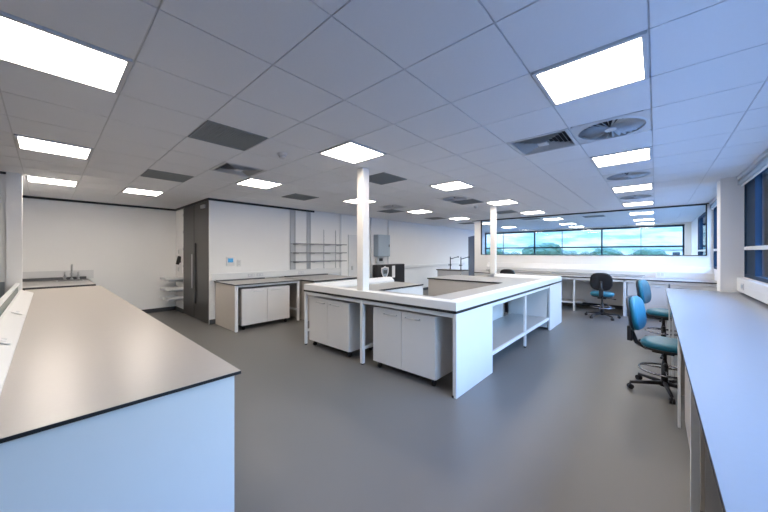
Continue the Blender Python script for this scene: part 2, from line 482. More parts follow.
# they stand on the floor and pass through the bench upstand
column(-2.97, 2.88, 0.99, 'nearer white square column rising from the front of the island bench')
column(-2.99, 7.38, 0.99, 'farther white square column rising from the back of the island bench')

# ------------------------------------------------------------------ doors
def tall_door():
    f = new()
    box(f, -8.73, XM-0.155, YD+0.04, YD+0.09, 0, CZ-.045)
    d = struct('door_1', f, M['bronze'])
    obj('door_leaf', bx(-8.70, -7.90, YD-0.012, YD-.0005, 0.01, CZ-.05, bev=.003), M['bronze'], d, 'narrower dark leaf')
    obj('door_leaf', bx(-7.885, XM-0.03, YD-0.012, YD-.0005, 0.01, CZ-.05, bev=.003), M['bronze'], d, 'leaf with black pull recess')
    obj('door_handle', bx(-7.82, -7.74, YD-0.03, YD-.006, 0.35, 1.72, bev=.006), M['black'], d, 'long black strip of a handle and reflection pair')
    obj('door_handle', bx(-8.03, -7.98, YD-0.03, YD-.006, 0.68, 1.47, bev=.006), M['steel'], d, 'slim metal strip of a handle and reflection pair')  # one handle and its mirror image in the glossy door, both modelled solid
    obj('door_closer', bx(-7.35, -7.15, YD-0.05, YD-.006, 2.46, 2.53, bev=.005), M['steel'], d)
    f = new()
    for k in range(6): box(f, -8.745, -8.70, YD-0.016, YD-.006, .3+k*.42, .37+k*.42)
    obj('hinge', f, M['steel'], d)
tall_door()
# blue door leaf standing open in the alcove
f = new(); box(f, 0, .85, -.022, .022, .01, 2.12, bev=.003)
d = struct('door_2', f, M['bluedoor']); d.location = (-4.86, 10.30, 0); d.rotation_euler = (0, 0, math.radians(180-50))
obj('door_handle', bx(.74, .80, -.06, -.022, .98, 1.08, bev=.005), M['steel'], d)
# white door in the service wall
f = new(); box(f, XM+0.001, XM+.03, 6.10, 6.16, 0, 2.0); box(f, XM+0.001, XM+.03, 6.96, 7.02, 0, 2.0); box(f, XM+0.001, XM+.03, 6.10, 7.02, 2.0, 2.05)
d = struct('door_3', f, M['frame'])
obj('door_leaf', bx(XM+.002, XM+.022, 6.165, 6.955, .01, 1.995), M['white'], d)
obj('door_handle', bx(XM+.022, XM+.07, 6.22, 6.25, .98, 1.10, bev=.004), M['steel'], d)

# ------------------------------------------------------------------ cupboards
def castor(t, x, y, r=.035):
    f = new(); cyl(f, (x-.012, y, r), (x+.012, y, r), r, n=16); box(f, x-.016, x+.016, y-.012, y+.02, r*1.2, .095)
    return obj('castor', f, M['plastic'], t)
def handle(parent, x0, x1, y, z, m=None):
    f = new(); r = .006
    tube(f, [(x0, y, z), (x0, y-.028, z), (x1, y-.028, z), (x1, y, z)], r, 8)
    return obj('handle', f, m or M['steel'], parent)
def cupboard(label, w, dp, h, loc, rz, group, castors=True, hm='door_w', doors=2):
    """front faces local -Y, origin at base, front-left corner"""
    t = thing('cupboard', label, 'cupboard', loc, rz, group)
    z0 = .095 if castors else .08
    f = new()
    box(f, 0, .018, 0, dp, z0, h); box(f, w-.018, w, 0, dp, z0, h); box(f, .018, w-.018, 0, dp, z0, z0+.018)
    box(f, .018, w-.018, 0, dp, h-.018, h); box(f, .018, w-.018, dp-.01, dp, z0+.018, h-.018)
    obj('body', f, M['door_w'], t)
    dw = w/doors
    for k in range(doors):
        d = obj('door', bx(k*dw+.0025, (k+1)*dw-.0025, -.019, -.001, z0+.002, h-.002, bev=.002), M[hm], t)
        c = k*dw + (dw*.64 if k % 2 == 0 else dw*.36)
        handle(d, c-.10, c+.10, -.019, h-.065)
    if castors:
        for x in (.06, w-.06):
            for y in (.05, dp-.06): castor(t, x, y)
    else:
        obj('plinth', bx(.02, w-.02, .04, dp-.04, 0, z0), M['skirt'], t)
    return t

# ------------------------------------------------------------------ island bench
IX0, IX1, IY0, IY1 = -4.28, -1.52, 2.80, 7.46
isl = thing('island_bench', 'large white U-shaped island laboratory bench with raised rim in the middle of the floor', 'lab bench', (IX0, IY0, 0))
def iobj(name, bm, m, label=None, par=isl):
    bmesh.ops.translate(bm, vec=(-IX0, -IY0, 0), verts=bm.verts[:]); return obj(name, bm, m, par, label)
bm = new()
poly = [(IX0, IY0), (IX1, IY0), (IX1, IY1), (-4.10, IY1), (-4.10, 6.12), (-2.28, 6.12), (-2.28, 3.56), (-3.34, 3.56), (-3.34, 4.86), (IX0, 4.86)]
prism(bm, [(-4.28,2.80),(-2.28,2.80),(-2.28,3.56),(-3.34,3.56),(-4.28,3.56)], .872, .90, 0, 1)
bm.free(); bm = new()
# worktop outline decomposed so every face is convex
for (a, b, c, d) in ((IX0, -3.34, IY0, 4.86), (-3.34, IX1, IY0, 3.56), (-2.28, IX1, 3.56, IY1), (-4.10, -2.28, 6.12, IY1)):
    x0, x1, y0, y1 = a, b, c, d
    v = [bm.verts.new(p) for p in ((x0, y0, .90), (x1, y0, .90), (x1, y1, .90), (x0, y1, .90))]
    bm.faces.new(v).material_index = 0
    v = [bm.verts.new(p) for p in ((x0, y0, .872), (x0, y1, .872), (x1, y1, .872), (x1, y0, .872))]
    bm.faces.new(v).material_index = 1
for k in range(len(poly)):
    (xa, ya), (xb, yb) = poly[k], poly[(k+1) % len(poly)]
    v = [bm.verts.new(p) for p in ((xa, ya, .872), (xb, yb, .872), (xb, yb, .90), (xa, ya, .90))]
    bm.faces.new(v).material_index = 1
bmesh.ops.remove_doubles(bm, verts=bm.verts[:], dist=1e-5)
iobj('worktop', bm, [M['topd'], M['edge']], 'grey worktop with black edge')
bm = new()
sweep(bm, [(IX0, 4.86), (IX0, IY0), (IX1, IY0), (IX1, IY1), (-2.93, IY1)], [(.004, .8995), (.004, .985), (.012, .992), (.13, .992), (.20, .93), (.20, .8995)])
iobj('raised_rim', bm, M['trunk'], 'white raised service rim')
# end panels and frame
iobj('end_panel', bx(IX1-.035, IX1-.002, IY0+.005, 3.73, .0, .87, bev=.002), M['white'], 'white full height side panel at the front corner')
iobj('end_panel', bx(IX1-.035, IX1-.002, 6.50, IY1-.01, .0, .87, bev=.002), M['white'], 'white full height side panel at the far corner')
iobj('end_panel', bx(IX0+.002, IX0+.03, 3.3, 4.84, .1, .87), M['white'])
iobj('end_panel', bx(-3.37, -3.345, 3.60, 4.85, .1, .87), M['white'])
iobj('inner_panel', bx(-3.33, -2.32, 3.53, 3.545, .05, .87), M['beige'])  # added panel that shades the space behind the cupboards
iobj('inner_panel', bx(-4.08, -2.28, 6.14, 6.16, .05, .87), M['beige'], 'beige back panel facing the courtyard')
iobj('end_panel', bx(-4.08, -4.06, 6.16, IY1-.02, .05, .87), M['beige'])
iobj('inner_panel', bx(-2.31, -2.29, 4.75, 6.12, .1, .87), M['door_w'])
iobj('inner_panel', bx(-2.31, IX1-.05, 6.49, 6.50, .05, .87), M['door_w'])
iobj('outer_panel', bx(-4.08, IX1-.04, IY1-.04, IY1-.02, .05, .87), M['white'])
bm = new()
box(bm, IX0+.02, IX1-.04, IY0+.015, IY0+.045, .825, .871)
box(bm, IX1-.05, IX1-.015, 3.73, 6.50, .825, .871); box(bm, IX1-.045, IX1-.015, 3.73, 6.50, .205, .245)
box(bm, IX0+.03, IX0+.06, IY0+.05, 3.5, .22, .26)
iobj('frame_rail', bm, M['frame'])
iobj('lower_shelf', bx(-2.25, IX1-.05, 3.73, 6.49, .215, .238), M['topd'], 'grey shelf close to the floor')
def ileg(x, y, w=.04):
    l = iobj('leg', bx(x, x+w, y, y+w, .02, .871, bev=.003), M['frame'])
    f = new(); cyl(f, (x+w/2, y+w/2, 0), (x+w/2, y+w/2, .02), .018, n=12); iobj('foot', f, M['plastic'], None, l)
ileg(IX0+.005, IY0+.01); ileg(-2.96, IY0+.01, .05); ileg(IX0+.005, 3.5); ileg(IX1-.045, 5.05, .035); ileg(-2.96, 3.5); ileg(-3.38, 4.80, .03); ileg(IX1-.05, IY0+.012, .012)
iobj('inner_rail', bx(-2.955, -2.92, IY0+.06, 3.49, .20, .24), M['frame'])

cupboard('white two-door cupboard on castors at the left end under the island bench', .96, .55, .79, (-4.18, IY0+.06, 0), 0, 'castor cupboards under the island')
cupboard('white two-door cupboard on castors under the island bench, nearest its front corner', .95, .62, .80, (-2.75, IY0+.065, 0), 0, 'castor cupboards under the island')

# ------------------------------------------------------------------ generic bench
def bench(name, label, x0, x1, y0, y1, zt, thick, mt, loc=None):
    t = thing(name, label, 'lab bench', (x0, y0, 0))
    w, d = x1-x0, y1-y0
    f = new(); box(f, 0, w, 0, d, zt-thick, zt-.0015, mi=1); box(f, .001, w-.001, .001, d-.001, zt-.0016, zt, mi=0)
    obj('worktop', f, [mt, M['edge']], t)
    return t
def part(t, name, m, a, label=None, bev=0.0):
    ox, oy, oz = t.location
    return obj(name, bx(a[0]-ox, a[1]-ox, a[2]-oy, a[3]-oy, a[4]-oz, a[5]-oz, bev=bev), m, t, label)

# long bench at left
t = bench('lab_bench', 'long beige-grey topped bench with black edge and pale end panel at the left foreground', -7.615, -1.575, -0.238, 0.662, .90, .016, M['top'])
part(t, 'end_panel', M['white'], (-1.63, -1.60, -0.26, 0.64, 0, .883), 'pale end panel facing the camera', bev=.002)
for x in (-7.5, -5.6, -3.4): part(t, 'end_panel', M['white'], (x, x+.03, -0.24, .62, 0, .883))
part(t, 'frame_rail', M['frame'], (-7.47, -1.63, .58, .61, .83, .883))
f = new(); sweep(f, [(-1.60, -0.261), (-6.81, -0.261)], [(0, .9005), (0, .965), (-.02, .965), (-.13, .915), (-.13, .9005)])
tag(obj('bench_trunking', f, M['trunk']), 'white sloping service trunking along the back of the long left bench', 'trunking')
# double sockets on the sloping trunking
def slope_socket(x, label):
    t = thing('socket', label, 'socket', (x, -.184, .9465), group='sockets on the left bench trunking')
    t.rotation_euler = (math.radians(-24.4), 0, 0)
    obj('plate', bx(-.075, .075, -.035, .035, .0005, .006, bev=.0015), M['trunk'], t)
    f = new(); box(f, -.055, -.02, -.012, .012, .006, .008); box(f, .02, .055, -.012, .012, .006, .008); obj('rocker', f, M['vent'], t)
slope_socket(-3.05, 'double socket on the sloping white trunking at left, nearer the camera')
slope_socket(-4.4, 'double socket on the sloping white trunking at left, farther from the camera')

# sink counter at the back wall
t = bench('sink_counter', 'dark edged sink counter against the back wall at the end of the left bench', XL+.002, -7.62, -0.418, 0.60, .93, .04, M['topd'])
part(t, 'base_unit', M['white'], (XL+.03, -7.66, -.23, .57, .08, .889))
part(t, 'basin', M['steel'], (-9.15, -8.75, .12, .52, .9301, .934), 'steel sink rim')
part(t, 'basin_shade', M['tray'], (-9.12, -8.78, .15, .49, .934, .9345))  # flat dark sheet painted as the shaded hollow of the sink
part(t, 'splashback', M['white'], (XL+.003, XL+.02, -.41, .70, .93, 1.12), 'white splashback panel')
part(t, 'back_rail', M['tray'], (XL+.02, XL+.10, -.41, .58, .93, .985), 'dark rail along the back')
def tap(name, label, loc, h, reach, rz, group, lab=False):
    t = thing(name, label, 'tap', loc, rz, group)
    f = new(); cyl(f, (0, 0, 0), (0, 0, .03), .028, .022, n=16); obj('base', f, M['steel' if not lab else 'plastic'], t)
    f = new()
    if lab:
        tube(f, [(0, 0, .02), (0, 0, h), (0, 0, h)], .016, 10); tube(f, [(0, 0, h*.82), (reach*.6, 0, h*.93), (reach, 0, h)], .012, 10)
        cyl(f, (reach, 0, h-.03), (reach, 0, h+.02), .018, n=12)
    else:
        pts = [(0, 0, .02), (0, 0, h*.7)] + [(reach/2-reach/2*math.cos(a), 0, h*.7+reach/2*math.sin(a)) for a in [k*PI/8 for k in range(1, 9)]] + [(reach, 0, h*.55)]
        tube(f, pts, .014, 10)
    obj('spout', f, M['steel' if not lab else 'plastic'], t)
    f = new(); cyl(f, (-.05, 0, h*.35), (.05, 0, h*.35), .012, n=10); cyl(f, (-.06, 0, h*.35), (-.045, 0, h*.35), .03, n=12); obj('tap_lever', f, M['steel' if not lab else 'plastic'], t)
    return t
tap('swan_neck_tap', 'tallest metal swan neck tap at the back wall sink', (-9.20, .35, .931), .34, .16, 0, 'taps at the back wall sink')
tap('pillar_tap', 'short metal pillar tap left of the tall swan neck tap', (-9.20, .25, .931), .17, .08, 0, 'taps at the back wall sink')
tap('pillar_tap', 'short metal pillar tap right of the tall swan neck tap', (-9.20, .45, .931), .17, .08, 0, 'taps at the back wall sink')

# little wall shelves and dispenser next to the dark door
for k, (z, L) in enumerate(((.85, 'topmost of three small white shelves stacked left of the dark door'), (.60, 'middle one of three small white shelves left of the dark door'), (.38, 'lowest of three small white shelves left of the dark door'))):
    f = new(); box(f, -9.25+.0, -8.80, 1.88, YD-.001, z-.012, z, bev=.003)
    for a in ((-9.25, -8.80, 1.88, 1.89), (-9.25, -9.24, 1.88, YD-.001), (-8.81, -8.80, 1.88, YD-.001)): box(f, *a, z, z+.045)
    s = thing('wall_shelf', L, 'shelf', (-9.19, YD, z), group='small white shelves by the dark door')
    bmesh.ops.translate(f, vec=(9.25, -YD, -z), verts=f.verts[:]); obj('tray', f, M['trunk'], s)
    f = new()
    for xx in (.03, .40): box(f, xx, xx+.02, -.3, -.002, -.05, -.013)
    obj('bracket', f, M['steel'], s)
t = thing('mounted_panel', 'white wall panel with a black fitting above the small shelves', 'wall panel', (-9.08, YD, .93))
obj('back_plate', bx(0, .30, -.02, -.001, 0, .68, bev=.004), M['trunk'], t)
f = new(); cyl(f, (.17, -.09, .28), (.17, -.03, .48), .035, .05, n=16); cyl(f, (.17, -.02, .35), (.17, -.10, .35), .03, n=12); obj('hose', f, M['plastic'], t)
f = new()
for z in (.10, .55): box(f, .02, .05, -.035, -.02, z, z+.1)
obj('clip', f, M['steel'], t)

# thermostat
t = thing('thermostat', 'white wall control with lit blue screen above the first wall bench', 'thermostat', (XM, 2.60, 1.22))
obj('case', bx(.0002, .03, 0, .17, 0, .19, bev=.005), M['trunk'], t)
obj('screen', bx(.03, .032, .03, .14, .07, .16), M['screen'], t, 'lit blue screen')
t = thing('wall_switch', 'small white double switch just right of the lit thermostat', 'switch', (XM, 2.83, 1.20))
obj('plate', bx(.001, .014, 0, .09, 0, .15, bev=.003), M['trunk'], t); obj('rocker', bx(.014, .02, .03, .06, .08, .12), M['vent'], t)
obj('rocker', bx(.014, .02, .03, .06, .03, .06), M['vent'], t)

# service wall trunking
f = new(); box(f, XM+.001, XM+.06, YD+.02, 5.75, .92, 1.06, bev=.006); box(f, XM+.06, XM+.062, YD+.02, 5.75, .985, .992)
tag(obj('wall_trunking', f, M['trunk']), 'white trunking strip along the service wall behind the first two benches', 'trunking')
f = new(); box(f, XM+.001, XM+.06, 8.5, 13.5, .93, 1.03, bev=.006)
tag(obj('wall_trunking', f, M['trunk']), 'white trunking strip on the service wall running into the alcove', 'trunking')
def wsocket(y, label):
    t = thing('socket', label, 'socket', (XM+.061, y, .955), group='sockets on the service wall trunking')
    obj('plate', bx(.0015, .010, 0, .15, 0, .07, bev=.002), M['vent'], t)
    f = new(); box(f, .010, .013, .02, .05, .02, .05); box(f, .010, .013, .10, .13, .02, .05); obj('rocker', f, M['trunk'], t)
wsocket(3.05, 'left socket plate on the trunking over the first wall bench')
wsocket(3.25, 'middle socket plate on the trunking over the first wall bench')
wsocket(4.35, 'socket plate on the trunking under the wall shelving rack')

# first wall bench
t = bench('lab_bench', 'short grey wall bench with white sides right of the dark door', XM+.002, -5.86, 2.36, 3.78, .90, .02, M['topd'])
part(t, 'end_panel', M['beige'], (XM+.02, -5.90, 2.38, 2.41, 0, .879), 'beige end panel', bev=.002)
part(t, 'leg', M['frame'], (-5.93, -5.89, 2.37, 2.42, 0, .879), bev=.002)
part(t, 'leg', M['frame'], (-5.93, -5.89, 3.70, 3.75, 0, .879), bev=.002)
part(t, 'leg', M['frame'], (XM+.05, XM+.09, 3.70, 3.75, 0, .879))
part(t, 'frame_rail', M['frame'], (-5.93, -5.90, 2.42, 3.70, .84, .879))
part(t, 'frame_rail', M['frame'], (XM+.09, -5.93, 3.71, 3.74, .22, .26))
part(t, 'back_strip', M['tray'], (XM+.065, XM+.16, 2.38, 3.4, .90, .925), 'dark strip along the back of the worktop')
cupboard('beige-white two-door cupboard under the short wall bench right of the dark door', 1.02, .70, .80, (-5.93, 2.50, 0), PI/2, 'cupboards under the wall benches')

# second wall bench
t = bench('lab_bench', 'deeper wall bench with dark top below the wall shelving rack', XM+.002, -5.45, 3.83, 5.25, .90, .03, M['topd'])
part(t, 'end_panel', M['beige'], (XM+.02, -5.50, 3.85, 3.88, 0, .869), 'beige end panel')
part(t, 'end_panel', M['beige'], (XM+.02, -5.50, 5.20, 5.23, 0, .869))
part(t, 'frame_rail', M['frame'], (-5.53, -5.50, 3.88, 5.20, .82, .869))
part(t, 'back_strip', M['tray'], (XM+.065, XM+.2, 3.95, 5.2, .90, .925), 'dark strip along the back of the worktop')

# shelving rack on the wall
r = thing('wall_shelving', 'wall rack with three wire shelves on full height channels', 'shelving', (XM, 3.95, .95))
def ch(y0, y1, z0, z1, dx=.05, m=M['steel']):
    f = new(); box(f, .002, .01, y0, y1, z0, z1); box(f, .01, dx, y0, y0+.012, z0, z1); box(f, .01, dx, y1-.012, y1, z0, z1)
    for k in range(int((z1-z0)/.1)): box(f, .01, .014, y0+.02, y1-.02, z0+k*.1, z0+k*.1+.04)
    return obj('upright', f, m, r)
ch(.19, .34, .12, CZ-.95-.046, .03, M['rackl']); ch(.69, .80, .12, CZ-.95-.046, .03, M['rackl'])
ch(1.243, 1.257, .10, 1.2, .012, M['rackl']); ch(1.663, 1.677, .10, 1.2, .012, M['rackl'])
for z in (.79, .56, .33):
    f = new(); L = 1.84
    box(f, .295, .31, .19, L, z-.022, z+.004); box(f, .05, .065, .19, L, z-.018, z+.004)
    for k in range(1, 34):
        y = .19+k*(L-.19)/34; box(f, .05, .30, y-.002, y+.002, z-.003, z+.001)
    for y in (.26, .745, 1.25, 1.67): box(f, .052, .30, y-.004, y+.004, z-.03, z-.004)
    obj('shelf', f, M['rack'], r)

# wall pilaster, conduits and electrics
struct('trim_10', bx(XM+.001, XM+.03, 5.78, 5.83, 0, CZ), M['frame'])
f = new(); cyl(f, (XM+.03, 7.02+.05, 0.02), (XM+.03, 7.07, CZ), .03, n=12); tag(obj('conduit', f, M['frame']), 'pale vertical pipe on the service wall just right of the nearer column', 'pipe')
f = new(); cyl(f, (XM+.03, 7.92, .02), (XM+.03, 7.92, CZ), .022, n=12); tag(obj('conduit', f, M['frame']), 'thin pale vertical pipe right of the grey electrical cabinet', 'pipe')
t = thing('electrical_cabinet', 'grey-blue metal electrical cabinet on the service wall', 'cabinet', (XM, 7.22, 1.38))
obj('body', bx(.001, .20, 0, .60, 0, .72, bev=.006), M['gcab'], t); obj('door', bx(.20, .215, .02, .58, .02, .70, bev=.003), M['gcab'], t)
obj('lock', bx(.215, .225, .52, .55, .32, .40), M['plastic'], t)
t = thing('meter_box', 'small pale meter box with dark window under the grey electrical cabinet', 'meter', (XM, 7.30, 1.16))
obj('case', bx(.001, .10, 0, .32, 0, .20, bev=.005), M['frame'], t); obj('display', bx(.10, .104, .08, .26, .06, .16), M['plastic'], t)
# black storage case with shield emblem
t = thing('black_cabinet', 'black low cabinet with a white shield emblem against the service wall', 'cabinet', (XM, 7.12, 0))
obj('body', bx(.07, .26, 0, 1.42, .02, 1.11, bev=.01), M['plastic'], t)
obj('door', bx(.261, .275, .01, .90, .04, 1.10, bev=.004), M['plastic'], t)
obj('door', bx(.261, .275, .93, 1.41, .04, 1.10, bev=.004), M['plastic'], t)
def shield(f, s, x, cy, cz):
    pts = [(-1, .8), (-.5, .85), (0, 1.05), (.5, .85), (1, .8), (.95, 0), (.6, -.7), (0, -1.15), (-.6, -.7), (-.95, 0)]
    v = [f.verts.new((x, cy+a*s, cz+b*s)) for a, b in pts]; v2 = [f.verts.new((x+.003, cy+a*s, cz+b*s)) for a, b in pts]
    f.faces.new(v[::-1]); f.faces.new(v2)
    for k in range(len(pts)): f.faces.new((v[k], v[(k+1) % len(pts)], v2[(k+1) % len(pts)], v2[k]))
f = new(); shield(f, .19, .2755, .36, .86); e = obj('emblem', f, M['paper'], t, 'white shield emblem')
f = new(); shield(f, .145, .279, .36, .86); e2 = obj('emblem_field', f, M['gcab'], e)
f = new()
for (a, b, c, d) in ((-.08, -.03, -.05, .07), (-.015, .03, -.05, .07), (.045, .09, -.05, .07)): box(f, .2822, .2835, .36+a, .36+b, .86+c, .86+d)
obj('emblem_mark', f, M['plastic'], e)
obj('notice', bx(.2755, .278, .72, .88, .66, 1.06), M['paper'], t, 'white sheet of paper')

# far sink bench in front of the alcove
t = bench('sink_bench', 'pale blue-white sink bench in front of the alcove beyond the island', -6.0, -4.98, 9.55, 10.15, .90, .03, M['topd'])
part(t, 'base_unit', M['white'], (-5.97, -5.01, 9.58, 10.13, 0, .869)); part(t, 'basin', M['steel'], (-5.5, -5.2, 9.7, 10.05, .9, .905))
tap('lab_tap', 'left dark laboratory tap with raised arm on the far sink bench', (-5.56, 9.80, .9005), .46, .28, math.radians(20), 'dark taps on the far sink bench', True)
tap('lab_tap', 'right dark laboratory tap with raised arm on the far sink bench', (-5.14, 9.80, .9005), .46, .28, math.radians(20), 'dark taps on the far sink bench', True)

# ------------------------------------------------------------------ far wall bench
FB = 9.10
t = bench('lab_bench', 'long far bench under the interior glazing with open kneeholes', -4.3, XR-.002, FB, YP-.005, .89, .025, M['topd'])
for x in (-4.28, -2.95, -1.60, -.58): part(t, 'leg', M['frame'], (x, x+.04, FB+.02, FB+.06, 0, .864), bev=.002)
part(t, 'frame_rail', M['frame'], (-4.28, XR-.03, FB+.02, FB+.05, .81, .864))
part(t, 'lower_shelf', M['topd'], (-2.9, -1.42, FB+.10, FB+.6, .20, .225), 'low grey shelf')
part(t, 'frame_rail', M['frame'], (-2.9, -1.60, FB+.05, FB+.09, .19, .225))
part(t, 'back_panel', M['door_w'], (-4.25, -.54, YP-.2, YP-.18, .12, .864))
part(t, 'end_panel', M['white'], (-.54, -.52, FB+.03, YP-.2, 0, .864))
for k in range(2):
    cupboard(('white two-door cupboard under the far bench, left one of the pair', 'white two-door cupboard under the far bench, right one of the pair beside the window wall')[k], .70, .6, .80, (-.50+k*.73, FB+.07, 0), 0, 'cupboards under the far bench', castors=False)
f = new(); sweep(f, [(-4.3, YP-.001), (XR-.001, YP-.001)], [(0, .891), (0, 1.17), (-.05, 1.17), (-.16, 1.03), (-.16, .891)])
tag(obj('bench_trunking', f, M['trunk']), 'white sloping trunking above the far bench below the glazing', 'trunking')
t = thing('bench_riser', 'long low grey riser shelf lying along the back of the far bench', 'shelf', (-4.2, YP-.45, .89))
obj('shelf', bx(0, 4.0, 0, .22, .05, .065), M['topd'], t)
for x in (.02, 1.95, 3.95): obj('foot', bx(x, x+.02, .01, .21, 0.0005, .05), M['frame'], t)
t = thing('socket_tower', 'white double socket box standing on the far bench near the window wall', 'socket', (0.0, YP-.32, .89))
obj('box', bx(0, .16, 0, .08, 0.0005, .17, bev=.006), M['trunk'], t); f = new(); box(f, .02, .07, -.004, -.0005, .06, .13); box(f, .09, .14, -.004, -.0005, .06, .13); obj('outlet', f, M['vent'], t)

# ------------------------------------------------------------------ right bench
t = bench('lab_bench', 'long bench under the windows at the right foreground with sky reflection tinted into its top', .12, XR-.001, -1.0, 7.02, .90, .02, M['top_skylit'])
for y in (-.9, 0.6, 2.33, 3.62, 4.95, 6.2, 6.95):
    part(t, 'leg', M['frame'], (.14, .158 if y > 3 else .175, y, y+.04, 0.0, .879), bev=.002)
part(t, 'frame_rail', M['frame'], (.145, .17, 2.37, 6.95, .83, .879))
part(t, 'side_bracket', M['beige'], (.142, .205, 3.665, 3.69, .27, .879), 'short beige bracket panel')
part(t, 'modesty_panel', M['beige'], (.72,   .74, 2.4, 6.9, .25, .879), 'beige panel set back under the worktop')
part(t, 'modesty_panel', M['white'], (.72, .74, -.9, 2.35, .25, .879))
c = cupboard('beige two-door cupboard under the right bench between the camera and the nearest chair', 1.20, .50, .82, (.20, 3.60, 0), -PI/2, 'cupboards under the right bench', castors=False, hm='beige', doors=2)
f = new(); box(f, XR-.075, XR-.001, 2.36, 6.94, .935, 1.135, bev=.006); box(f, XR-.078, XR-.075, 2.36, 6.94, 1.03, 1.036)
tag(obj('bench_trunking', f, M['trunk']), 'white trunking below the window sill behind the right bench', 'trunking')
t = thing('socket', 'dark-faced socket on the window sill trunking at the right edge', 'socket', (XR-.078, 6.42, .985))
obj('plate', bx(-.008, -.0005, 0, .16, 0, .09, bev=.002), M['vent'], t); obj('outlet', bx(-.012, -.008, .03, .13, .02, .07), M['gcab'], t)
def blind(y0, y1, label):
    t = thing('roller_blind', label, 'blind', (XR-.03, (y0+y1)/2, 2.55), group='roller blinds on the window wall')
    L = (y1-y0)/2-.03
    f = new(); cyl(f, (0, -L, 0), (0, L, 0), .035, n=18); obj('roll', f, M['gcab'], t)
    obj('cassette', bx(-.045, .028, -L, L, .037, .085, bev=.003), M['vent'], t)
    obj('bottom_bar', bx(-.014, -.002, -L+.02, L-.02, -.075, -.05, bev=.003), M['frame'], t)
    obj('bracket', bx(-.04, .028, -L-.012, -L-.002, -.04, .05), M['vent'], t); obj('bracket', bx(-.04, .028, L+.002, L+.012, -.04, .05), M['vent'], t)
blind(2.36, 6.94, 'rolled up blind at the head of the window right of the pillar')
blind(7.31, 10.17, 'rolled up blind at the head of the window behind the pillar')

# ------------------------------------------------------------------ chairs
def rounded_pad(w, d, h, n=5):
    """superellipse cushion centred on origin: w x d footprint, h thick along Z"""
    bm = new(); seg = 40; rings = []
    for (z, s) in ((-h/2, .0), (-h/2, .86), (-h*.38, .95), (-h*.1, 1.0), (h*.2, .995), (h*.40, .95), (h*.5, .82), (h*.54, .4), (h*.54, 0)):
        if s == 0: rings.append([bm.verts.new((0, 0, z))]); continue
        ring = []
        for k in range(seg):
            a = 2*PI*k/seg; c, s_ = math.cos(a), math.sin(a); e = 2/2.9
            ring.append(bm.verts.new((math.copysign(abs(c)**e, c)*w/2*s, math.copysign(abs(s_)**e, s_)*d/2*s, z)))
        rings.append(ring)
    for A, B in zip(rings, rings[1:]):
        for k in range(seg):
            n_ = (k+1) % seg
            if len(A) == 1: bm.faces.new((A[0], B[n_], B[k]))
            elif len(B) == 1: bm.faces.new((A[k], A[n_], B[0]))
            else: bm.faces.new((A[k], A[n_], B[n_], B[k]))
    for f in bm.faces: f.smooth = True
    return bm
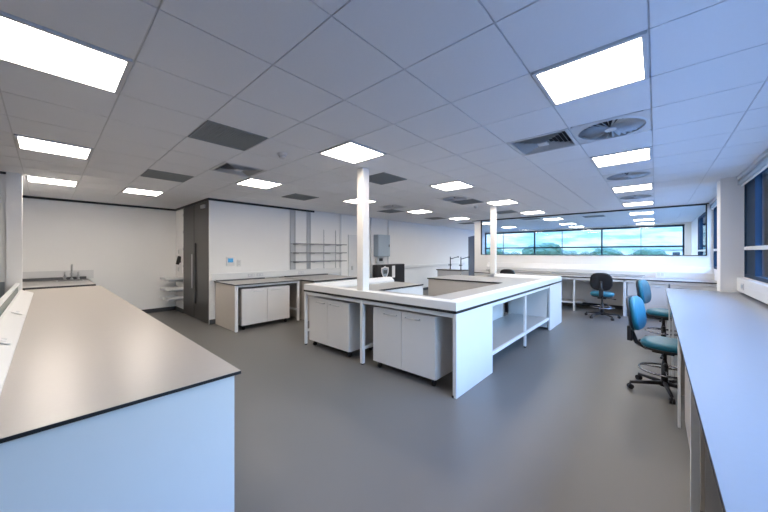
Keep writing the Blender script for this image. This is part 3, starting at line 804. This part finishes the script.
def make_chair():
    """faces local +Y"""
    t = thing('lab_chair', '', 'chair')
    SH = .52
    bm = rounded_pad(.44, .42, .075); bmesh.ops.translate(bm, vec=(0, .02, SH), verts=bm.verts[:]); obj('seat', bm, M['teal'], t)
    bm = rounded_pad(.40, .38, .03); bmesh.ops.translate(bm, vec=(0, .02, SH-.047), verts=bm.verts[:]); obj('seat_shell', bm, M['plastic'], t)
    tilt = Matrix.Rotation(math.radians(8), 3, 'X')
    def bk(bm, th, off):
        for v in bm.verts:
            x, y, z = v.co
            y2 = y + .0
            q = Vector((x, -z*1.0 + off - (x*x)*(-.55), y2))
            q = tilt @ q
            v.co = q + Vector((0, -.24, .815))
        return bm
    obj('backrest', bk(rounded_pad(.39, .38, .055), .05, 0.0), M['teal'], t)
    bm = rounded_pad(.40, .39, .035); bmesh.ops.scale(bm, vec=(1, 1, -1), verts=bm.verts[:])
    obj('back_shell', bk(bm, .03, -.038), M['plastic'], t)
    f = new(); tube(f, [(0, .0, SH-.07), (0, -.16, SH-.08), (0, -.24, SH-.04), (0, -.285, SH+.08), (0, -.30, SH+.30)], .022, 10); box(f, -.04, .04, -.32, -.27, SH-.03, SH+.14, bev=.008)
    obj('back_support', f, M['plastic'], t)
    f = new(); box(f, -.08, .08, -.09, .09, SH-.10, SH-.062, bev=.006); obj('mechanism', f, M['plastic'], t)
    f = new(); tube(f, [(.05, 0, SH-.085), (.16, .01, SH-.09), (.23, .02, SH-.10)], .007, 8); box(f, .21, .25, .01, .03, SH-.11, SH-.09, bev=.003); obj('lever', f, M['plastic'], t)
    f = new(); cyl(f, (0, 0, .09), (0, 0, .30), .030, n=18); cyl(f, (0, 0, .30), (0, 0, SH-.09), .018, n=16); obj('gas_column', f, M['plastic'], t)
    f = new(); R_ = .215; tube(f, [(R_*math.cos(2*PI*k/36), R_*math.sin(2*PI*k/36), .23) for k in range(36)], .0105, 8, closed=True)
    for k in range(3):
        a = 2*PI*k/3+.3; tube(f, [(R_*math.cos(a), R_*math.sin(a), .23), (.03*math.cos(a), .03*math.sin(a), .25)], .008, 8)
    obj('foot_ring', f, M['chrome'], t)
    f = new(); cyl(f, (0, 0, .28), (0, 0, .34), .026, .02, n=12); cyl(f, (.0, 0, .31), (.09, .03, .30), .01, .018, n=10); obj('ring_clamp', f, M['plastic'], t)
    f = new(); cyl(f, (0, 0, .065), (0, 0, .12), .045, .035, n=20); obj('base_hub', f, M['plastic'], t)
    for k in range(5):
        a = 2*PI*k/5+.35; c, s = math.cos(a), math.sin(a)
        f = new(); cyl(f, (c*.03, s*.03, .095), (c*.315, s*.315, .072), .022, .014, n=10); l = obj('leg', f, M['plastic'], t)
        f = new(); X, Y = c*.315, s*.315
        cyl(f, (X-s*.022, Y+c*.022, .027), (X-s*.004, Y+c*.004, .027), .027, n=16); cyl(f, (X+s*.022, Y-c*.022, .027), (X+s*.004, Y-c*.004, .027), .027, n=16)
        cyl(f, (X, Y, .03), (X, Y, .07), .009, n=8); obj('castor', f, M['plastic'], l)
    return t
ch1 = make_chair(); ch1.location = (.07, 4.46, 0); ch1.rotation_euler = (0, 0, -PI/2-.20)
ch1['label'] = 'teal laboratory chair with black base nearest the camera at the right bench'; ch1['group'] = 'teal swivel lab chairs'
for loc, rz, L in (((.09, 6.60, 0), -PI/2-.25, 'second teal laboratory chair at the right bench, half hidden behind the nearest one'),
                   ((-.93, 8.60, 0), .05, 'laboratory chair with black back shell facing the far bench, seen from behind'),
                   ((-3.05, 8.75, 0), .0, 'laboratory chair whose black back top just shows above the island')):
    c = copytree(ch1); c.location = loc; c.rotation_euler = (0, 0, rz); c.scale = (1.04, 1.04, 1.05); c['label'] = L

# grey cabinet at the left edge
t = thing('low_cabinet', 'dark grey low cabinet behind the bench screen at the left edge', 'cabinet', (-6.86, -2.6, 0))
obj('body', bx(0, .03, 0, 2.2, 0, 1.09, bev=.003), M['grille'], t); obj('door', bx(.03, .04, .01, 1.09, .06, 1.07), M['grille'], t); obj('door', bx(.03, .04, 1.11, 2.19, .06, 1.07), M['grille'], t)

# ------------------------------------------------------------------ outdoors
struct('ground', bx(-150, 200, -80, 250, -.60, -.35), M['paving'])
def tree(x, y, h, r, m, label, kx=1.0):
    t = thing('tree', label, 'tree', (x, y, -.35), group='trees outside the windows')
    f = new(); cyl(f, (0, 0, 0), (0, 0, h*.55), r*.09, r*.05, n=8); obj('trunk', f, M['bark'], t)
    f = new()
    for k in range(9):
        a = random.uniform(0, 2*PI); q = random.uniform(0, .55)*r; rr = r*random.uniform(.45, .65)
        mt = Matrix.Translation((q*math.cos(a)*kx, q*math.sin(a), h-rr-random.uniform(0, .35)*h)) @ Matrix.Diagonal((kx, 1, .9, 1))
        bmesh.ops.create_icosphere(f, subdivisions=3, radius=rr, matrix=mt)
    for v in f.verts:
        v.co += v.co.normalized()*random.uniform(-.06, .06)*r
    obj('crown', f, m, t)
for k, (x, y, h, r) in enumerate(((-15.5, 62, 3.9, 3.0), (-7.0, 74, 3.1, 2.2), (-33, 68, 3.3, 2.6), (-.5, 76, 2.9, 2.0), (-25, 60, 3.2, 2.4))):
    tree(x, y, h, r, M['leaf2'], ('broad green tree in the middle of the end window view', 'green tree right of the broad tree in the end window view', 'green tree at the left of the end window view', 'small low green tree at the right of the end window view', 'narrow green tree left of the broad tree in the end window view')[k], 1.3)
for x, y, L in ((8.5, 47, 'tall dark green tree nearest outside the right hand window'), (13.0, 68, 'tall dark green tree farther off outside the right hand window')):
    tree(x, y, 9.5, 3.6, M['leaf'], L, 1.0)
def hedge(x0, x1, y, h, label):
    t = thing('hedge', label, 'hedge', ((x0+x1)/2, y, -.35)); w = (x1-x0)/2
    f = new()
    for k in range(int(w*1.1)):
        bmesh.ops.create_icosphere(f, subdivisions=2, radius=random.uniform(.9, 1.5), matrix=Matrix.Translation((random.uniform(-w, w), random.uniform(-1, 1), h-1.2+random.uniform(-.3, .2))))
    box(f, -w, w, -.8, .8, 0, h-.8)
    for v in f.verts: v.co += Vector((random.uniform(-.12, .12), random.uniform(-.12, .12), random.uniform(-.12, .12)))
    obj('foliage', f, M['hedge'], t)
hedge(-62, -6, 90, 2.35, 'long low hedge along the horizon in the end window view')
hedge(-5, 9, 86, 2.1, 'short low hedge at the right end of the horizon in the end window view')
def house(x, y, w, d, h, label):
    t = thing('building', label, 'building', (x, y, -.35))
    obj('wall', bx(0, w, 0, d, 0, h), M['tan'], t)
    f = new(); prism(f, [(-.3, -.3), (w+.3, -.3), (w+.3, d+.3), (-.3, d+.3)], h, h+.3); obj('roof', f, M['roofm'], t)
    for k in range(int(w/3)): obj('window', bx(.8+k*3, 2.0+k*3, -.05, -.001, h*.45, h*.8), M['void'], t)
house(-4, 95, 14, 8, 2.5, 'low pale building on the horizon behind the end window')
house(14, 100, 12, 8, 2.2, 'lower pale building at the right of the end window view')
t = thing('flowering_shrub', 'pink flowering shrub outside the right hand window', 'shrub', (4.9, 29.5, -.35))
f = new()
for k in range(6): bmesh.ops.create_icosphere(f, subdivisions=2, radius=.6, matrix=Matrix.Translation((random.uniform(-.8, .8), random.uniform(-1, 1), random.uniform(.5, 1.0))))
obj('blossom', f, M['pink'], t); f = new(); cyl(f, (0, 0, 0), (0, 0, .6), .08, n=8); obj('trunk', f, M['bark'], t)

# ------------------------------------------------------------------ sky
w = bpy.data.worlds.new('sky'); S.world = w; w.use_nodes = True
n, l = w.node_tree.nodes, w.node_tree.links; n.clear()
tc = n.new('ShaderNodeTexCoord'); sp = n.new('ShaderNodeSeparateXYZ'); l.new(tc.outputs['Generated'], sp.inputs[0])
mp = n.new('ShaderNodeMapping'); mp.inputs['Scale'].default_value = (1, 1, 6); l.new(tc.outputs['Generated'], mp.inputs[0])
nz = n.new('ShaderNodeTexNoise'); nz.inputs['Scale'].default_value = 9; nz.inputs['Detail'].default_value = 8; nz.inputs['Roughness'].default_value = .62; l.new(mp.outputs[0], nz.inputs['Vector'])
cr = n.new('ShaderNodeValToRGB'); cr.color_ramp.elements[0].position = .44; cr.color_ramp.elements[1].position = .56
cr.color_ramp.elements[0].color = (.42, .66, .80, 1); cr.color_ramp.elements[1].color = (.93, .97, 1.0, 1)
l.new(nz.outputs['Fac'], cr.inputs[0])
zr = n.new('ShaderNodeMapRange'); zr.inputs['From Min'].default_value = 0.10; zr.inputs['From Max'].default_value = 1; zr.inputs['To Min'].default_value = 0; zr.inputs['To Max'].default_value = 1
l.new(sp.outputs['Z'], zr.inputs['Value'])
mx = n.new('ShaderNodeMix'); mx.data_type = 'RGBA'; l.new(zr.outputs[0], mx.inputs['Factor']); l.new(cr.outputs[0], mx.inputs['A']); mx.inputs['B'].default_value = (.16, .37, 1.0, 1)
st = n.new('ShaderNodeMapRange'); st.inputs['From Min'].default_value = 0.08; st.inputs['From Max'].default_value = .45; st.inputs['To Min'].default_value = 1.05; st.inputs['To Max'].default_value = 11.0
l.new(sp.outputs['Z'], st.inputs['Value'])
bg = n.new('ShaderNodeBackground'); l.new(mx.outputs['Result'], bg.inputs['Color']); l.new(st.outputs[0], bg.inputs['Strength'])
wo = n.new('ShaderNodeOutputWorld'); l.new(bg.outputs[0], wo.inputs['Surface'])

S.view_settings.view_transform = 'Standard'; S.view_settings.look = 'None'
S.view_settings.gamma = 1; S.view_settings.use_curve_mapping = False
S.view_settings.exposure = 1.07
